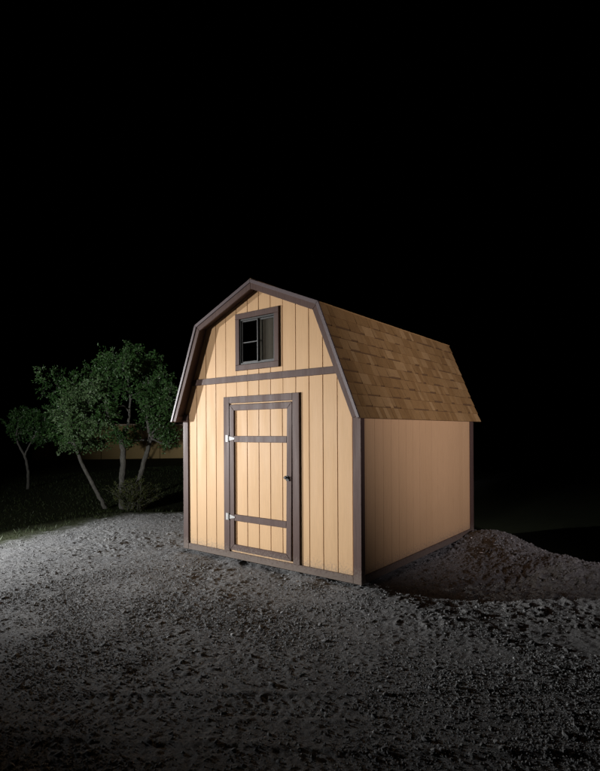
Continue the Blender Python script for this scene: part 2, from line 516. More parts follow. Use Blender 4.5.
def stones(n, BV, BF, med, sig, lo, hi, nearfrac, pale):
    m = n * 3
    x = RNG.uniform(-6.2, 3.2, m); y = RNG.uniform(-3.6, 3.6, m)
    nearer = RNG.random(m) < nearfrac
    x = np.where(nearer, RNG.uniform(-2.6, 2.4, m), x); y = np.where(nearer, RNG.uniform(-3.2, -0.2, m), y)
    clump = vnoise(x * 1.7, y * 1.7, 40) + 0.6 * vnoise(x * 5, y * 5, 41)
    heap = 1.4 * np.exp(-(((x - 0.8) / 1.1) ** 2 + ((y - 1.6) / 1.2) ** 2))
    ld = lawn_dist(x, y)
    inside = (x > -2.40) & (x < -0.03) & (y > 0.03) & (y < 2.9)
    ok = (RNG.random(m) < np.clip(0.5 + 1.2 * clump + heap, 0.15, 1)) & (ld < 0.02) & ~inside
    x, y = x[ok][:n], y[ok][:n]
    n = len(x); k = len(BV)
    z, _ = height(x, y)
    size = np.clip(np.exp(RNG.normal(math.log(med), sig, n)), lo, hi)
    size = size * (1 + 0.7 * np.exp(-(((x - 0.8) / 1.0) ** 2 + ((y - 2.1) / 0.8) ** 2)))
    V = BV[None] * RNG.uniform(0.7, 1.18, (n, k, 1))
    V = V * RNG.uniform(0.65, 1.35, (n, 1, 3)) * np.array([1, 1, 0.75])
    a = RNG.uniform(0, 2 * math.pi, n); c, s = np.cos(a)[:, None], np.sin(a)[:, None]
    V = np.stack([V[..., 0] * c - V[..., 1] * s, V[..., 0] * s + V[..., 1] * c, V[..., 2] + 0.5 * V[..., 0] * RNG.uniform(-1, 1, (n, 1))], -1)
    V = V * size[:, None, None] + np.stack([x, y, z + size * 0.18], 1)[:, None, :]
    F = (BF[None] + (np.arange(n) * k)[:, None, None]).reshape(-1, 3)
    tone = np.clip(RNG.normal(0.45, 0.17, n), 0, 0.88)
    tone = np.where(RNG.random(n) < pale, 1.0, tone)
    return V.reshape(-1, 3), F, np.repeat(tone, k)
s1 = stones(17000, ICO_V, ICO_F, 0.0054, 0.46, 0.003, 0.024, 0.35, 0.02)
s2 = stones(95000, OCT_V, OCT_F, 0.0039, 0.40, 0.002, 0.010, 0.50, 0.012)
o = link('gravel_stones', np_mesh('gravel_stones', np.concatenate([s1[0], s2[0]]), np.concatenate([s1[1], s2[1] + len(s1[0])]), False, np.concatenate([s1[2], s2[2]])), M['stone'], None, (0, 0, 0))
tag(o, 'loose grey crushed stones scattered over the gravel yard', 'gravel', None, 'stuff')

# ------------------------------------------------------------------ the shed
W, L = 2.44, 2.91
CX = -W / 2
PK, KN, EV = (0.0, 2.965), (0.862, 2.60), (1.302, 1.522)       # outer roof profile, measured from the middle
shed = empty('barn_shed', (CX, L / 2, -0.05))
tag(shed, 'tan gambrel barn shed with brown trim on the grey gravel', 'shed')

def frontal(u, v, y):      # u across the front (place x), v up, y depth
    return (u, y, v)
def sideways(u, v, y):     # u along the side (place y), v up, y = place x
    return (y, u, v)

def offset_profile(d):
    """roof profile moved inwards by d"""
    pts = [EV, KN, PK]
    ls = []
    for p, q in ((EV, KN), (KN, PK)):
        dx, dz = q[0] - p[0], q[1] - p[1]; ln = math.hypot(dx, dz)
        nx_, nz_ = -dz / ln, dx / ln            # inward (towards the middle, down)
        ls.append(((p[0] + nx_ * d, p[1] + nz_ * d), (dx / ln, dz / ln)))
    (p1, d1), (p2, d2) = ls
    den = d1[0] * d2[1] - d1[1] * d2[0]
    k_ = ((p2[0] - p1[0]) * d2[1] - (p2[1] - p1[1]) * d2[0]) / den
    kn = (p1[0] + d1[0] * k_, p1[1] + d1[1] * k_)
    pk = (0.0, p2[1] - d2[1] / d2[0] * p2[0])
    return p1, kn, pk
for _s in (0.05,):
    _e, _k, _p = offset_profile(_s)
    assert _k[0] < KN[0] and _p[1] < PK[1], (_e, _k, _p)

DECK = 0.040
e_, k_, p_ = offset_profile(DECK)
def wall_clip(poly):
    """cut an outline (place x, z) by the underside of the roof"""
    for sgn in (1, -1):
        for a, b in ((e_, k_), (k_, p_)):
            nx_, nz_ = (b[1] - a[1]), -(b[0] - a[0])       # outward normal
            if nx_ < 0: nx_, nz_ = -nx_, -nz_
            poly = clip(poly, sgn * nx_, nz_, nx_ * a[0] + nz_ * a[1] + sgn * nx_ * CX)
            if len(poly) < 3: return []
    return poly

DOOR = (-1.668, -0.772, 0.040, 1.716)       # opening
WIN = (-1.520, -0.996, 2.108, 2.622)
GROOVE = 0.0062
grooves = [-1.239 + 0.1655 * i for i in range(-7, 8)]

def boards(cuts, lo, hi, z0, z1, holes, place, yf, yb, parent, mat, clipper, ch=0.0025, name='plank', gr=GROOVE):
    edges = [lo] + [c for c in cuts if lo + 0.02 < c < hi - 0.02] + [hi]
    for a, b in zip(edges[:-1], edges[1:]):
        a2 = a + (gr / 2 if a != lo else 0); b2 = b - (gr / 2 if b != hi else 0)
        cells = []
        xs = sorted({a2, b2} | {v for h in holes for v in h[:2] if a2 + 1e-4 < v < b2 - 1e-4})
        for x0, x1 in zip(xs[:-1], xs[1:]):
            mid = (x0 + x1) / 2
            spans = [(z0, z1)]
            for h in holes:
                if h[0] < mid < h[1]:
                    nw = []
                    for s0, s1 in spans:
                        if h[2] > s0: nw.append((s0, min(s1, h[2])))
                        if h[3] < s1: nw.append((max(s0, h[3]), s1))
                    spans = [q for q in nw if q[1] - q[0] > 1e-3]
            for s0, s1 in spans:
                poly = [(x0, s0), (x1, s0), (x1, s1), (x0, s1)]
                if clipper: poly = clipper(poly)
                if len(poly) >= 3: cells.append((x0, x1, s0, s1, poly))
        # cells that touch along an upright line are one plank; a plank cut through by an opening is two
        sets = []
        for c in cells:
            hit = [q for q in sets if any((abs(c[0] - e[1]) < 1e-6 or abs(c[1] - e[0]) < 1e-6) and c[2] < e[3] and e[2] < c[3] for e in q)]
            new = [c] + [e for q in hit for e in q]
            sets = [q for q in sets if q not in hit] + [new]
        for q in sets:
            mb = MB()
            for c in q: mb.add(*prism(c[4], place, yf, yb, ch if len(q) == 1 else 0))
            mb.build(name, mat, parent)

def sheet(lo, hi, z0, z1, holes, place, yf, yb, clipper):
    mb = MB()
    xs = sorted({lo, hi} | {v for h in holes for v in h[:2]} | {CX})
    xs = [v for v in xs if lo <= v <= hi]
    for x0, x1 in zip(xs[:-1], xs[1:]):
        mid = (x0 + x1) / 2; spans = [(z0, z1)]
        for h in holes:
            if h[0] < mid < h[1]:
                nw = []
                for s0, s1 in spans:
                    if h[2] > s0: nw.append((s0, min(s1, h[2])))
                    if h[3] < s1: nw.append((max(s0, h[3]), s1))
                spans = [q for q in nw if q[1] - q[0] > 1e-3]
        for s0, s1 in spans:
            poly = [(x0, s0), (x1, s0), (x1, s1), (x0, s1)]
            if clipper: poly = clipper(poly)
            if len(poly) >= 3: mb.add(*prism(poly, place, yf, yb))
    return mb

Z0 = 0.012
fw = sheet(-W + 0.012, -0.012, Z0, 3.0, [DOOR, WIN], frontal, 0.0066, 0.020, wall_clip).build('front_wall', 'backing', shed)
boards(grooves, -W + 0.002, -0.002, Z0 - 0.002, 3.0, [DOOR, WIN], frontal, 0.0, 0.0064, fw, 'siding', wall_clip)
# right wall (seen from outside at x = 0)
def right_place(u, v, y): return (y, u, v)
ZS = 1.70
rw = sheet(0.024, L - 0.022, Z0, ZS, [], right_place, -0.005, -0.020, None).build('side_wall', 'backing', shed)
rw['label'] = 'long right wall with close vertical grooves'
boards([0.10 + 0.1655 * i for i in range(20)], 0.022, L - 0.022, Z0 - 0.002, ZS, [], right_place, 0.0, -0.0048, rw, 'siding', None, 0.001, gr=0.003)
lw = sheet(0.022, L - 0.022, Z0, ZS, [], right_place, -W + 0.009, -W + 0.020, None).build('side_wall', 'backing', shed)
boards([0.10 + 0.1655 * i for i in range(20)], 0.022, L - 0.022, Z0 - 0.002, ZS, [], right_place, -W, -W + 0.0088, lw, 'siding', None, 0.001, gr=0.003)
bw = sheet(-W + 0.012, -0.012, Z0, 3.0, [], frontal, L - 0.009, L - 0.020, wall_clip).build('rear_wall', 'backing', shed)
boards(grooves, -W + 0.002, -0.002, Z0 - 0.002, 3.0, [], frontal, L, L - 0.0088, bw, 'siding', wall_clip)

def board(name, poly, place, y0, y1, parent=shed, mat='trim', ch=0.003):
    mb = MB(); mb.add(*prism(poly, place, y0, y1, ch))
    return mb.build(name, mat, parent)
def rect(a, b, c, d): return [(a, c), (b, c), (b, d), (a, d)]

TP = -0.019       # face of the trim on the front
GAP = -0.0006
CB = 0.074
# corner boards
board('corner_board', rect(-W - 0.019, -W + CB - 0.004, 0.0, 1.60), frontal, TP, GAP)
board('corner_board', rect(-CB + 0.004, 0.019, 0.0, 1.53), frontal, TP, GAP)
board('corner_board', rect(0.0, 0.050, 0.0, 1.56), right_place, 0.0185, 0.0006)
board('corner_board', rect(L - 0.088, L + 0.018, 0.0, 1.56), right_place, 0.0185, 0.0006)
board('corner_board', rect(0.0, 0.060, 0.0, 1.56), right_place, -W - 0.0185, -W - 0.0006)
board('corner_board', rect(L - 0.088, L + 0.018, 0.0, 1.56), right_place, -W - 0.0185, -W - 0.0006)
board('corner_board', rect(-W, -W + CB, 0.0, 1.56), frontal, L + 0.018, L + 0.0006)
board('corner_board', rect(-CB, 0.0, 0.0, 1.56), frontal, L + 0.018, L + 0.0006)
# skirt boards
board('skirt_board', rect(-W + CB - 0.003, -CB + 0.003, 0.0, 0.070), frontal, TP + 0.0005, GAP)
board('skirt_board', rect(0.051, L - 0.089, 0.0, 0.070), right_place, 0.0175, 0.0006)
board('skirt_board', rect(0.061, L - 0.089, 0.0, 0.070), right_place, -W - 0.0175, -W - 0.0006)
board('skirt_board', rect(-W + CB + 0.001, -CB - 0.001, 0.0, 0.070), frontal, L + 0.0175, L + 0.0006)
# belt across the gable
board('belt_board', wall_clip(rect(-W, 0, 1.934, 2.005)), frontal, TP + 0.001, GAP)

# floor, skids, rafters
MB().add(*prism(rect(-W + 0.05, -0.05, 0.02, 0.06), frontal, 0.024, L - 0.024)).build('floor', 'raw_wood', shed)
for xc in (-2.02, -1.22, -0.42):
    MB().add(*prism([(0.24, -0.04), (0.36, -0.13), (L - 0.3, -0.13), (L - 0.2, -0.06), (L - 0.2, 0.019), (0.24, 0.019)], sideways, xc - 0.045, xc + 0.045)).build('skid', 'skid', shed)

# roof: four deck slabs on one root part, shingles below it
YF, YR = -0.135, 3.015
roof_mb = MB()
DK = 0.026
o1 = offset_profile(0.011); o2 = offset_profile(DK)
for sgn in (1, -1):
    for a, b, a2, b2 in ((o1[0], o1[1], o2[0], o2[1]), (o1[1], o1[2], o2[1], o2[2])):
        poly = [(CX + sgn * q[0], q[1]) for q in (a, b, b2, a2)]
        roof_mb.add(*prism(poly, frontal, YF + 0.012, YR - 0.004))
roof = roof_mb.build('roof', 'raw_wood', shed)
# barge boards on the overhanging front and rear edges
BW = 0.088
i1 = offset_profile(0.0115); i2 = offset_profile(BW)
e2k = (i2[0][0] + 0.0, i1[0][1])
for yy0, yy1 in ((YF - 0.0075, YF + 0.0115), (YR + 0.006, YR - 0.0035)):
    for sgn in (1, -1):
        low = [i1[0], i1[1], i2[1], (i2[0][0], i1[0][1] - 0.004)]
        up = [i1[1], i1[2], i2[2], i2[1]]
        for poly in (low, up):
            board('barge_board', [(CX + sgn * q[0], q[1]) for q in poly], frontal, yy0, yy1, roof, 'trim', 0.003)
# narrow moulding covering the shingle ends
i0 = offset_profile(-0.006); i3 = offset_profile(0.030)
for sgn in (1, -1):
    for poly in ([(i0[0][0], i1[0][1] - 0.006), i0[1], i3[1], (i3[0][0], i1[0][1] - 0.006)], [i0[1], i0[2], i3[2], i3[1]]):
        board('edge_moulding', [(CX + sgn * q[0], q[1]) for q in poly], frontal, YF - 0.020, YF - 0.0085, roof, 'drip', 0.003)
# soffit boards close the overhang
q1 = offset_profile(DK + 0.001); q2 = offset_profile(DK + 0.013)
for sgn in (1, -1):
    for a, b, a2, b2 in ((q1[0], q1[1], q2[0], q2[1]), (q1[1], q1[2], q2[1], q2[2])):
        board('soffit_board', [(CX + sgn * q[0], q[1]) for q in (a, b, b2, a2)], frontal, YF + 0.0125, 0.0, roof, 'trim', 0)
# eave fascia
for sgn in (1, -1):
    xo = q2[0][0]
    poly = [(CX + sgn * (xo - 0.002), 1.53), (CX + sgn * (xo - 0.022), 1.53), (CX + sgn * (xo - 0.044), 1.575), (CX + sgn * (xo - 0.020), 1.575)]
    board('eave_fascia', poly, frontal, YF + 0.013, YR - 0.006, roof, 'trim', 0)

def slope_frame(p, q, sgn):
    """origin at the lower edge, unit vector up the slope, outward normal (x, z)"""
    dx, dz = sgn * (q[0] - p[0]), q[1] - p[1]; ln = math.hypot(dx, dz)
    up = (dx / ln, dz / ln)
    nrm = (sgn * abs(up[1]), abs(up[0]))
    return (CX + sgn * p[0], p[1]), up, nrm, ln

def tab(mb, fr, s0, s1, y0, y1, t0, t1, base):
    """a slightly wedge-shaped shingle: thick at its lower edge"""
    (ox, oz), up, nr, _ = fr
    def P(s, y, h): return (ox + up[0] * s + nr[0] * h, y, oz + up[1] * s + nr[1] * h)
    V = [P(s0, y0, base), P(s0, y1, base), P(s1, y1, base), P(s1, y0, base), P(s0, y0, t0), P(s0, y1, t0), P(s1, y1, t1), P(s1, y0, t1)]
    F = [(0, 3, 2, 1), (4, 5, 6, 7), (0, 1, 5, 4), (1, 2, 6, 5), (2, 3, 7, 6), (3, 0, 4, 7)]
    mb.add(V, F)

def shingle_slope(p, q, sgn, separate):
    fr = slope_frame(p, q, sgn); ln = fr[3]
    ncourse = round(ln / 0.117); ex = ln / ncourse
    y_lo, y_hi = YF - 0.008, YR + 0.012
    allm = MB()
    for c in range(ncourse):
        # dark lower layer of the course
        lay = MB(); tab(lay, fr, c * ex - 0.010, (c + 1) * ex + 0.0, y_lo, y_hi, -0.0030, -0.0075, -0.0105)
        if separate: lay.build('shingle_course', 'underlayer', roof)
        else: allm.add(lay.v, lay.f)
        y = y_lo + 0.001
        while y < y_hi - 0.002:
            w = rnd.choice((0.07, 0.08, 0.10, 0.12, 0.14, 0.18)) * rnd.uniform(0.85, 1.15)
            y1 = min(y + w, y_hi - 0.001)
            if y_hi - y1 < 0.05: y1 = y_hi - 0.001
            drop = rnd.choice((0.0, 0.0, 0.003, 0.012, 0.020)) if c > 0 else 0.0
            m = MB(); th = rnd.uniform(0.0005, 0.0045)
            tab(m, fr, c * ex - 0.012 + drop, (c + 1) * ex - 0.0135, y + 0.0012, y1 - 0.0012, th + 0.001, -0.003, -0.0029 if False else -0.0068)
            if separate: m.build('shingle', 'shingle', roof)
            else: allm.add(m.v, m.f)
            y = y1
    if not separate:
        o = allm.build('shingles', 'shingle', roof); o['kind'] = 'stuff'

shingle_slope(EV, KN, 1, True)
shingle_slope(KN, PK, 1, False)
shingle_slope(EV, KN, -1, False)
shingle_slope(KN, PK, -1, False)
# ridge caps
cap = MB()
for sgn in (1, -1):
    fr = slope_frame(KN, PK, sgn)
    tab(cap, fr, fr[3] - 0.11, fr[3] + 0.003, YF - 0.009, YR + 0.012, 0.010, 0.012, 0.0055)
cap.build('ridge_cap', 'shingle', roof)

# --------------------------------------------------------------- door
DT = 0.088
board('door_trim', rect(-1.756, -1.668, 0.0705, 1.778), frontal, TP - 0.004, GAP)
board('door_trim', rect(-0.772, -0.686, 0.0705, 1.778), frontal, TP - 0.004, GAP)
board('door_trim', rect(-1.667, -0.773, 1.705, 1.778), frontal, TP - 0.0035, GAP)
# jamb lining seen through the gaps
board('door_sill', rect(-1.667, -0.773, 0.0705, 0.0885), frontal, -0.006, 0.06, shed, 'siding', 0.002)
board('door_jamb', rect(-1.672, -1.6665, 0.09, 1.70), frontal, 0.004, 0.06, shed, 'siding', 0)
board('door_jamb', rect(-0.7735, -0.768, 0.09, 1.70), frontal, 0.004, 0.06, shed, 'trim', 0)
board('door_jamb', rect(-1.667, -0.773, 1.694, 1.704), frontal, -0.006, 0.06, shed, 'siding', 0)
DX0, DX1T, DX1B, DZ0, DZ1 = -1.664, -0.777, -0.797, 0.0905, 1.690
def edge_x(z): return DX1B + (DX1T - DX1B) * (z - DZ0) / (DZ1 - DZ0)
door_poly = [(DX0 + 0.002, DZ0 + 0.002), (DX1B - 0.002, DZ0 + 0.002), (DX1T - 0.002, DZ1 - 0.002), (DX0 + 0.002, DZ1 - 0.002)]
dm = MB(); dm.add(*prism(door_poly, frontal, 0.0060, 0.030))
door = dm.build('door', 'backing', shed)
def door_clip(poly):
    a, b = DZ1 - DZ0, -(DX1T - DX1B)
    return clip(poly, a, b, a * (DX1B - 0.002) + b * DZ0)
boards([-1.571, -1.412, -1.241, -1.079, -0.917], DX0 + 0.002, DX1T - 0.001, DZ0 + 0.003, DZ1 - 0.003, [], frontal, -0.001, 0.0058, door, 'siding', door_clip)
SW = 0.066
FB, FA = -0.020, -0.0015
board('stile', [(DX0, DZ0), (DX0 + SW, DZ0 + SW * 1.0), (DX0 + SW, DZ1 - SW), (DX0, DZ1)], frontal, FB, FA, door)
board('stile', [(edge_x(DZ0), DZ0), (edge_x(DZ1), DZ1), (edge_x(DZ1) - SW, DZ1 - SW), (edge_x(DZ0) - SW, DZ0 + SW)], frontal, FB, FA, door)
board('rail', [(DX0 + 0.0008, DZ0), (edge_x(DZ0) - 0.0008, DZ0), (edge_x(DZ0) - SW - 0.0008, DZ0 + SW), (DX0 + SW + 0.0008, DZ0 + SW)], frontal, FB + 0.0005, FA, door)
board('rail', [(DX0 + 0.0008, DZ1), (edge_x(DZ1) - 0.0008, DZ1), (edge_x(DZ1) - SW - 0.0008, DZ1 - SW), (DX0 + SW + 0.0008, DZ1 - SW)], frontal, FB + 0.0005, FA, door)
for z0, z1 in ((1.278, 1.346), (0.416, 0.486)):
    board('rail', [(DX0 + SW + 0.001, z0), (edge_x(z0) - SW - 0.001, z0), (edge_x(z1) - SW - 0.001, z1), (DX0 + SW + 0.001, z1)], frontal, FB + 0.001, FA, door)

def disc(mb, c, r, y0, y1, n=14, r2=None):
    r2 = r if r2 is None else r2
    V = [(c[0] + r2 * math.cos(2 * math.pi * i / n), y0, c[1] + r2 * math.sin(2 * math.pi * i / n)) for i in range(n)]
    V += [(c[0] + r * math.cos(2 * math.pi * i / n), y1, c[1] + r * math.sin(2 * math.pi * i / n)) for i in range(n)]
    F = [tuple(range(n)), tuple(reversed(range(n, 2 * n)))] + [(i, n + i, n + (i + 1) % n, (i + 1) % n) for i in range(n)]
    mb.add(V, F)

for zc in (1.318, 0.455):
    h = MB()
    y1 = TP - 0.0045
    h.add(*prism(rect(-1.722, -1.690, zc - 0.038, zc + 0.038), frontal, y1 - 0.003, y1, 0.001))          # leaf on the jamb
    h.add(*prism([(-1.664, zc - 0.022), (-1.655, zc - 0.022), (-1.585, zc - 0.008), (-1.585, zc + 0.008), (-1.655, zc + 0.022), (-1.664, zc + 0.022)], frontal, FB - 0.0035, FB - 0.0005, 0.001))   # tapered strap
    for k_i in range(5):                                                                                   # knuckles of the pin
        z_a = zc - 0.037 + k_i * 0.015
        n = 10
        cx_, cy_, r_ = -1.677, FB - 0.006, 0.0075
        V = [(cx_ + r_ * math.cos(2 * math.pi * i / n), cy_ + r_ * math.sin(2 * math.pi * i / n), z) for z in (z_a, z_a + 0.0138) for i in range(n)]
        h.add(V, [tuple(reversed(range(n))), tuple(range(n, 2 * n))] + [(i, (i + 1) % n, n + (i + 1) % n, n + i) for i in range(n)])
    h.add(*prism(rect(-1.692, -1.660, zc - 0.024, zc + 0.024), frontal, FB - 0.0045, FB - 0.0037))
    ho = h.build('hinge', 'steel', door)
    ho['label'] = 'bright steel tee hinge'
# black latch with a hasp
lk = MB()
kx, kz = -0.842, 0.930
disc(lk, (kx, kz), 0.020, FB - 0.006, FB - 0.0005, 16)
disc(lk, (kx, kz), 0.008, FB - 0.030, FB - 0.006, 12)
disc(lk, (kx, kz), 0.018, FB - 0.042, FB - 0.030, 16, 0.014)
lk.add(*prism(rect(kx - 0.008, kx + 0.034, kz - 0.034, kz - 0.014), frontal, FB - 0.014, FB - 0.0062, 0.002))
lo = lk.build('latch', 'black_iron', door); lo['label'] = 'black knob and hasp'

# --------------------------------------------------------------- window
wm = MB()
WX0, WX1, WZ0, WZ1 = -1.508, -1.008, 2.120, 2.610
fwid = 0.016
for a in (rect(WX0, WX1, WZ0, WZ0 + fwid), rect(WX0, WX1, WZ1 - fwid, WZ1), rect(WX0, WX0 + fwid, WZ0 + fwid, WZ1 - fwid), rect(WX1 - fwid, WX1, WZ0 + fwid, WZ1 - fwid)):
    wm.add(*prism(a, frontal, -0.010, 0.050, 0.002))
window = wm.build('window', 'vinyl', shed)
TW = 0.061
tx0, tx1, tz0, tz1 = -1.566, -0.945, 2.055, 2.674
for poly in (rect(tx0, tx1, tz0, tz0 + TW), rect(tx0, tx1, tz1 - TW, tz1)):
    board('window_trim', poly, frontal, TP - 0.006, GAP, window)
for poly in (rect(tx0, tx0 + TW, tz0 + TW + 0.0008, tz1 - TW - 0.0008), rect(tx1 - TW, tx1, tz0 + TW + 0.0008, tz1 - TW - 0.0008)):
    board('window_trim', poly, frontal, TP - 0.0055, GAP, window)
MIDX = -1.262
def sash(x0, x1, y0, y1, reflection_bar):
    s = MB(); w = 0.015; z0, z1 = WZ0 + fwid, WZ1 - fwid
    for a in (rect(x0, x1, z0, z0 + w), rect(x0, x1, z1 - w, z1), rect(x0, x0 + w, z0 + w, z1 - w), rect(x1 - w, x1, z0 + w, z1 - w)):
        s.add(*prism(a, frontal, y0, y1, 0.0015))
    if reflection_bar: s.add(*prism(rect(x0 + w, x1 - w, 2.350, 2.362), frontal, y0 + 0.003, y1 - 0.003, 0.001))  # solid bar modelling a reflection across the left pane
    s.build('sash', 'vinyl', window)
    gmb = MB(); gmb.add(*prism(rect(x0 + w - 0.002, x1 - w + 0.002, z0 + w - 0.002, z1 - w + 0.002), frontal, (y0 + y1) / 2 - 0.0015, (y0 + y1) / 2 + 0.0015))
    gmb.build('pane', 'glass', window)
sash(WX0 + fwid, MIDX + 0.008, 0.004, 0.020, True)
sash(MIDX - 0.006, WX1 - fwid, 0.024, 0.040, False)
cu = MB(); n = 24  # sheet that gives the right pane its drab olive tone
cv = []
for i in range(n + 1):
    u = i / n; xx = MIDX - 0.02 + u * (WX1 - MIDX + 0.03); yy = 0.056 + 0.003 * math.sin(u * 17)
    cv += [(xx, yy, WZ0 - 0.02), (xx, yy, WZ1 + 0.02), (xx, yy + 0.002, WZ0 - 0.02), (xx, yy + 0.002, WZ1 + 0.02)]
cf = []
for i in range(n):
    k0, k1 = 4 * i, 4 * i + 4
    cf += [(k0, k1, k1 + 1, k0 + 1), (k0 + 2, k0 + 3, k1 + 3, k1 + 2)]
cu.add(cv, cf); co_ = cu.build('backsheet', 'olive_sheet', window, True); co_['label'] = 'drab olive blind behind the right pane'

# ------------------------------------------------------------------ trees and shrubs
def ground_z(x, y):
    return float(height(np.array([x]), np.array([y]), False)[0][0])

def tube(mb, pts, radii, n=9):
    """tapered limb along a polyline"""
    pts = [Vector(p) for p in pts]
    base = len(mb.v); ref = Vector((0.3, 0.9, 0.2))
    for i, p in enumerate(pts):
        d = (pts[min(i + 1, len(pts) - 1)] - pts[max(i - 1, 0)]).normalized()
        a = d.cross(ref).normalized(); b = d.cross(a)
        for k_i in range(n):
            an = 2 * math.pi * k_i / n
            rr = radii[i] * (1 + 0.12 * math.sin(3 * an + i * 1.7))
            mb.v.append(tuple(p + a * math.cos(an) * rr + b * math.sin(an) * rr))
    for i in range(len(pts) - 1):
        for k_i in range(n):
            q = (k_i + 1) % n
            mb.f.append((base + i * n + k_i, base + i * n + q, base + (i + 1) * n + q, base + (i + 1) * n + k_i))
    mb.f.append(tuple(base + (len(pts) - 1) * n + k_i for k_i in range(n)))

def smooth_path(pts, rad, step=5):
    P = [Vector(p) for p in pts]; out = []; rr = []
    for i in range(len(P) - 1):
        p0, p1, p2, p3 = P[max(i - 1, 0)], P[i], P[i + 1], P[min(i + 2, len(P) - 1)]
        for k_i in range(step):
            t = k_i / step
            out.append(0.5 * ((2 * p1) + (p2 - p0) * t + (2 * p0 - 5 * p1 + 4 * p2 - p3) * t * t + (3 * p1 - p0 - 3 * p2 + p3) * t ** 3))
            rr.append(rad[i] + (rad[i + 1] - rad[i]) * t)
    out.append(P[-1]); rr.append(rad[-1])
    return out, rr

def leaf_mesh(name, C, D, size, tone, width=0.5):
    """folded leaves: centre line along D, four points each (two triangles meeting in a crease)"""
    n = len(C)
    D = D / np.linalg.norm(D, axis=1, keepdims=True)
    up = RNG.normal(0, 1, (n, 3)) + np.array([0, 0, 0.7])
    S = np.cross(D, up); S /= np.linalg.norm(S, axis=1, keepdims=True) + 1e-9
    N = np.cross(S, D)
    s = size[:, None]
    v = np.stack([C, C + D * s * 0.5 + S * s * width * 0.5 + N * s * 0.08, C + D * s - N * s * 0.1, C + D * s * 0.5 - S * s * width * 0.5 + N * s * 0.08], 1).reshape(-1, 3)
    b = (np.arange(n) * 4)[:, None]
    f = np.concatenate([b + np.array([0, 1, 2]), b + np.array([0, 2, 3])], 0)
    return np_mesh(name, v, f, False, np.repeat(tone, 4))

def crown_leaves(clusters, per_m3, leaf, tone_mid):
    """twig sprays through each cluster's volume; each twig carries leaves; returns twigs too"""
    C, D, T, twigs = [], [], [], []
    for c, r, dens, ct in clusters:
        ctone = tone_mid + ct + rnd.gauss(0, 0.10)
        ntw = max(10, int(per_m3 * dens * (r / 0.35) ** 2))
        for _ in range(ntw):
            d = Vector((rnd.gauss(0, 1), rnd.gauss(0, 1), rnd.gauss(0, 0.85))).normalized()
            q = c + d * r * rnd.uniform(0.25, 1.0) ** 0.6 * (1.25 if rnd.random() < 0.12 else 1.0)
            dr = (d + Vector((rnd.gauss(0, 0.6), rnd.gauss(0, 0.6), rnd.gauss(-0.15, 0.5)))).normalized()
            ln = rnd.uniform(0.10, 0.24)
            twigs.append((q - dr * ln * 0.5, q + dr * ln * 0.5))
            nl = rnd.randint(9, 17); tt = rnd.gauss(ctone, 0.14)
            for k_i in range(nl):
                a = rnd.random()
                C.append(q + dr * ln * (a - 0.4) + Vector((rnd.gauss(0, .018), rnd.gauss(0, .018), rnd.gauss(0, .018))))
                D.append(dr + Vector((rnd.gauss(0, .7), rnd.gauss(0, .7), rnd.gauss(-0.1, .7))))
                T.append(min(1, max(0, tt + rnd.gauss(0, 0.12))))
    C, D, T = np.array([tuple(v) for v in C]), np.array([tuple(v) for v in D]), np.array(T)
    size = leaf * RNG.uniform(0.65, 1.3, len(C))
    return leaf_mesh('crown', C, D, size, T), twigs

def make_tree(name, label, base, trunks, clusters, leaf, tone, per):
    root = empty(name, base); tag(root, label, 'tree')
    ends = []
    for pts, rad in trunks:
        p, r = smooth_path(pts, [q * 0.76 for q in rad], 6)
        for i in range(1, len(p)):
            p[i] = p[i] + Vector((rnd.gauss(0, .006), rnd.gauss(0, .006), 0))
        mb = MB(); tube(mb, p, r, 12); mb.build('trunk', 'bark', root, True)
        ends.append((p, r))
    me, twigs = crown_leaves(clusters, per, leaf, tone)
    limbs = []
    for c, r, dens, ct in [q for q in clusters if q[2] > 0.32]:   # a limb from the nearest trunk point to each cluster
        best = min(((p[i] - c).length + (0.25 if p[i].z > c.z else 0), p[i], rr[i]) for p, rr in ends for i in range(len(p) // 2, len(p)))
        a = best[1]; mid = (a + c) * 0.5 + Vector((rnd.gauss(0, .07), rnd.gauss(0, .07), 0.05 + rnd.gauss(0, .05)))
        p, rr = smooth_path([a, mid, c, c + (c - mid) * 0.45], [min(best[2] * 0.7, 0.026), 0.016, 0.009, 0.004], 5)
        mb = MB(); tube(mb, p, rr, 7); mb.build('limb', 'bark', root, True)
    cr = link('crown', me, M['leaf'], root)
    tw = MB()
    for a, b in twigs[::2]:
        tube(tw, [a, b], [0.0035, 0.0015], 3)
    w = tw.build('twigs', 'bark', cr); w['kind'] = 'stuff'
    return root

def cl(lst, depth, ppm, spread):
    out = []
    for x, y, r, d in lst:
        out.append((px(x, y, depth + rnd.uniform(-spread, spread)), r / ppm, d, (0.22 if 64 < x < 104 and y > 385 else -0.20)))  # left clusters paler, rest darker: leaf hue plus lamp nearness painted in
    return out

